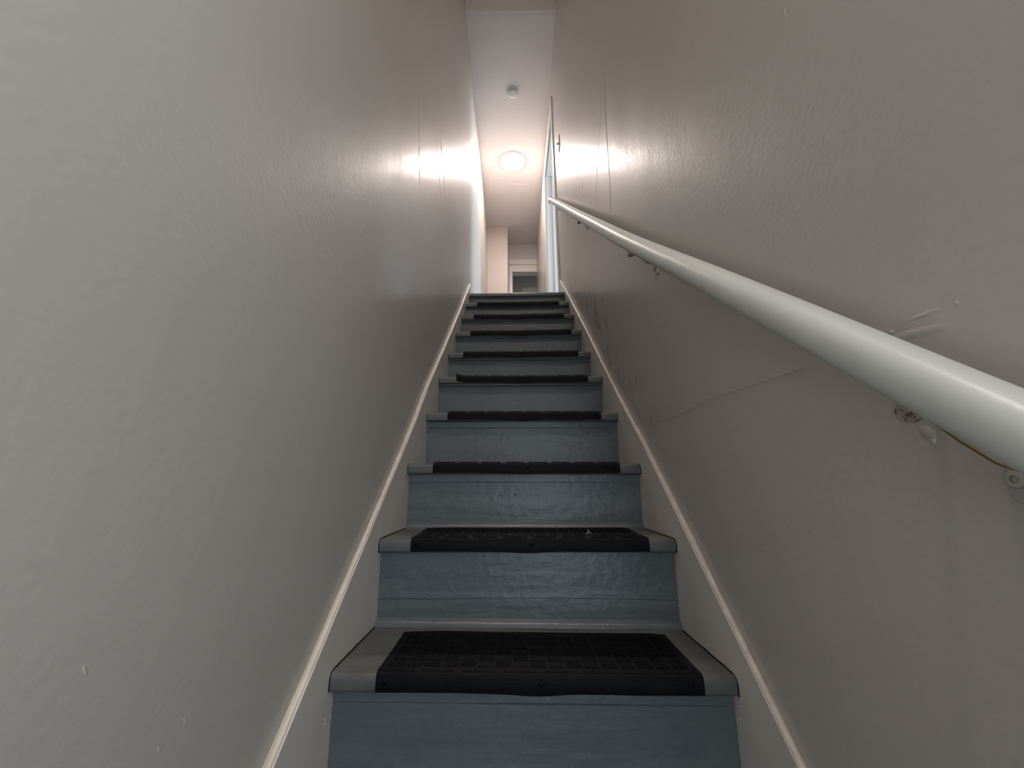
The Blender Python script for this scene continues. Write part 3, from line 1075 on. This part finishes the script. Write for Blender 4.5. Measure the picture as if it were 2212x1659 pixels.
def bracket(yp, koff):
    """brass wall bracket: plate on the wall, curved arm, strap under the rail, old bronze peg further up"""
    zr = rail_at(yp)
    wx = xr(yp, zr - 0.075)
    sl = math.atan2(rail_at(yp + .05) - rail_at(yp - .05), 0.1)
    off = rail.location
    root = empty('rail_bracket', (wx - off.x, yp - off.y, zr - off.z))
    root.parent = rail
    # wall plate: upright rounded plate
    bm = bmesh.new()
    pr = []
    for i in range(24):
        t = 2 * math.pi * i / 24
        pr.append((-0.004 + 0.0105 * math.cos(t), -0.086 + 0.009 * math.sin(t) + (0.020 if math.sin(t) > 0 else -0.003)))
    prism_pts = pr
    a0 = [bm.verts.new((0.001, p[0], p[1])) for p in prism_pts]
    a1 = [bm.verts.new((-0.0045, p[0] * .92, p[1])) for p in prism_pts]
    for i in range(24):
        bm.faces.new((a0[i], a0[(i + 1) % 24], a1[(i + 1) % 24], a1[i]))
    bm.faces.new(a1)
    bm.faces.new(a0[::-1])
    mobj('wall_plate', bm, M_SWITCH, root, bevel=0.0012)
    # screw in the plate
    bm = bmesh.new()
    lathe(bm, (-0.004, -0.002, -0.079), (-1, -0.25, 0), [(0.0072, -0.003), (0.0072, 0.0018), (0.0062, 0.0032), (0.0032, 0.0034), (0.0026, 0.0008), (0, 0.0006)], 18)
    mobj('screw', bm, M_STEEL, root)['label'] = 'zinc star-drive screw head'
    # arm
    rxo = RX - wx
    bm = bmesh.new()
    key = [(-0.050, 0.030, -0.004), (-0.041, 0.017, -0.023), (-0.031, 0.004, -0.046), (-0.026, -0.014, -0.065),
           (-0.018, -0.021, -0.071), (-0.009, -0.018, -0.068), (-0.001, -0.013, -0.065)]
    pts = []
    for a, c in zip(key, key[1:]):
        pts += [Vector(a).lerp(Vector(c), q / 4) for q in range(4)]
    pts.append(Vector(key[-1]))
    tube(bm, pts, 0.0050, 12, 0.9)
    mobj('arm', bm, M_BRASS, root, smooth=True)
    # strap under the rail, along its slope
    bm = bmesh.new()
    c_, s_ = math.cos(sl), math.sin(sl)
    base = -R * 0.86 - 0.0005
    rg = []
    for i in range(11):
        u = -0.030 + 0.090 * i / 10
        drop = base - 0.0045 * (1 - min(1, i / 3)) - 0.0010
        ring = []
        for (xx, dd) in ((rxo - 0.004, 0), (rxo + 0.020, 0.003), (rxo + 0.020, 0.0005), (rxo - 0.004, -0.0030)):
            n_ = drop + dd
            ring.append(bm.verts.new((xx, -0.012 + u * c_ - n_ * s_, u * s_ + n_ * c_)))
        rg.append(ring)
    for p, q in zip(rg, rg[1:]):
        for i in range(4):
            bm.faces.new((p[i], p[(i + 1) % 4], q[(i + 1) % 4], q[i]))
    bm.faces.new(rg[0][::-1])
    bm.faces.new(rg[-1])
    mobj('brass_strap', bm, M_BRASS, root, bevel=0.0008)
    # bronze peg with spattered round end
    if koff:
        yk, zk = koff
        kx = 0.339 - wx
        p0 = Vector((kx, yk - yp, zk - zr))
        bm = bmesh.new()
        ax = Vector((-1.0, -0.05, 0.0)).normalized()
        lathe(bm, p0, ax, [(0, -0.006), (0.0085, -0.006), (0.0100, -0.004), (0.0100, 0.004), (0.0088, 0.0062), (0, 0.0070)], 22)
        kn = mobj('peg_head', bm, M_KNOB, root, smooth=True)
        kn.data.set_sharp_from_angle(angle=math.radians(40))
        kn['label'] = 'paint-spattered bronze peg head'
        bm = bmesh.new()
        cyl(bm, p0 + Vector((0.002, 0.0, -0.001)), p0 + Vector((0.037, 0.002, -0.001)), 0.0045, 0.0045, 12)
        mobj('peg_shank', bm, M_DARK, root, smooth=True)
    return root


bracket(-0.508, (-0.461, 0.428))
bracket(0.212, (0.334, 1.070))
bracket(1.130, (1.213, 1.795))
bracket(2.255, None)

# ------------------------------------------------------------------ things on the upper walls and ceiling
# light switch on the right wall near the top of the stairs
sy_, sz_ = 2.042, 3.112
sxw = xr(sy_, sz_)
sw = tag(empty('light_switch', (sxw, sy_, sz_)), 'grey light switch plate seen edge-on high on the right wall', 'light switch')
bm = bmesh.new()
box(bm, -0.007, 0.002, -0.036, 0.036, -0.060, 0.060)
mobj('switch_plate', bm, M_SWITCH, sw, bevel=0.0035, segs=3)
bm = bmesh.new()
prism_x(bm, [(-0.004, -0.010), (0.004, -0.010), (0.004, 0.010), (-0.004, 0.006)], -0.020, -0.006)
mobj('toggle', bm, M_SWITCH, sw, bevel=0.0012)
for s_ in (-1, 1):
    bm = bmesh.new()
    lathe(bm, (-0.007, 0, 0.030 * s_), (-1, 0, 0), [(0.0032, -0.001), (0.0028, 0.0010), (0, 0.0012)], 12)
    mobj('screw', bm, M_STEEL, sw)

# smoke detector
sd = tag(empty('smoke_detector', (-0.026, 2.583, CEIL)), 'small round white smoke detector on the hall ceiling', 'smoke detector')
bm = bmesh.new()
lathe(bm, (0, 0, 0), (0, 0, -1), [(0, -0.001), (0.058, -0.001), (0.060, 0.004), (0.058, 0.014), (0.052, 0.018), (0, 0.018)], 36)
o = mobj('base_plate', bm, M_PLASTIC, sd, smooth=True)
o.data.set_sharp_from_angle(angle=math.radians(40))
bm = bmesh.new()
lathe(bm, (0, 0, 0), (0, 0, -1), [(0, 0.016), (0.049, 0.016), (0.050, 0.024), (0.048, 0.034), (0.042, 0.040), (0.028, 0.043), (0, 0.044)], 36)
o = mobj('cover', bm, M_PLASTIC, sd, smooth=True)
o.data.set_sharp_from_angle(angle=math.radians(50))
for q in range(12):
    t = 2 * math.pi * q / 12
    bm = bmesh.new()
    c_ = Vector((math.cos(t), math.sin(t), 0))
    d_ = Vector((-math.sin(t), math.cos(t), 0))
    vs = []
    for s1 in (-1, 1):
        for s2 in (0.021, 0.030):
            vs.append(bm.verts.new(c_ * 0.0508 + d_ * 0.008 * s1 + Vector((0, 0, -s2))))
            vs.append(bm.verts.new(c_ * 0.0480 + d_ * 0.008 * s1 + Vector((0, 0, -s2))))
    bmesh.ops.convex_hull(bm, input=bm.verts[:])
    mobj('vent', bm, M_SWITCH, sd)

# round ceiling light
cl = tag(empty('ceiling_light', (-0.026, 3.535, CEIL)), 'round glowing flush light on the hall ceiling', 'ceiling light')
bm = bmesh.new()
lathe(bm, (0, 0, 0), (0, 0, -1), [(0, -0.001), (0.160, -0.001), (0.162, 0.003), (0.158, 0.009), (0.150, 0.009), (0.148, 0.004), (0, 0.003)], 48)
o = mobj('trim_ring', bm, M_PLASTIC, cl, smooth=True)
o.data.set_sharp_from_angle(angle=math.radians(40))
bm = bmesh.new()
lathe(bm, (0, 0, 0), (0, 0, -1), [(0, 0.004), (0.148, 0.004), (0.146, 0.011), (0.130, 0.017), (0.090, 0.023), (0.045, 0.026), (0, 0.027)], 48)
mobj('diffuser', bm, M_LAMP, cl, smooth=True)['label'] = 'bright warm white dome diffuser'
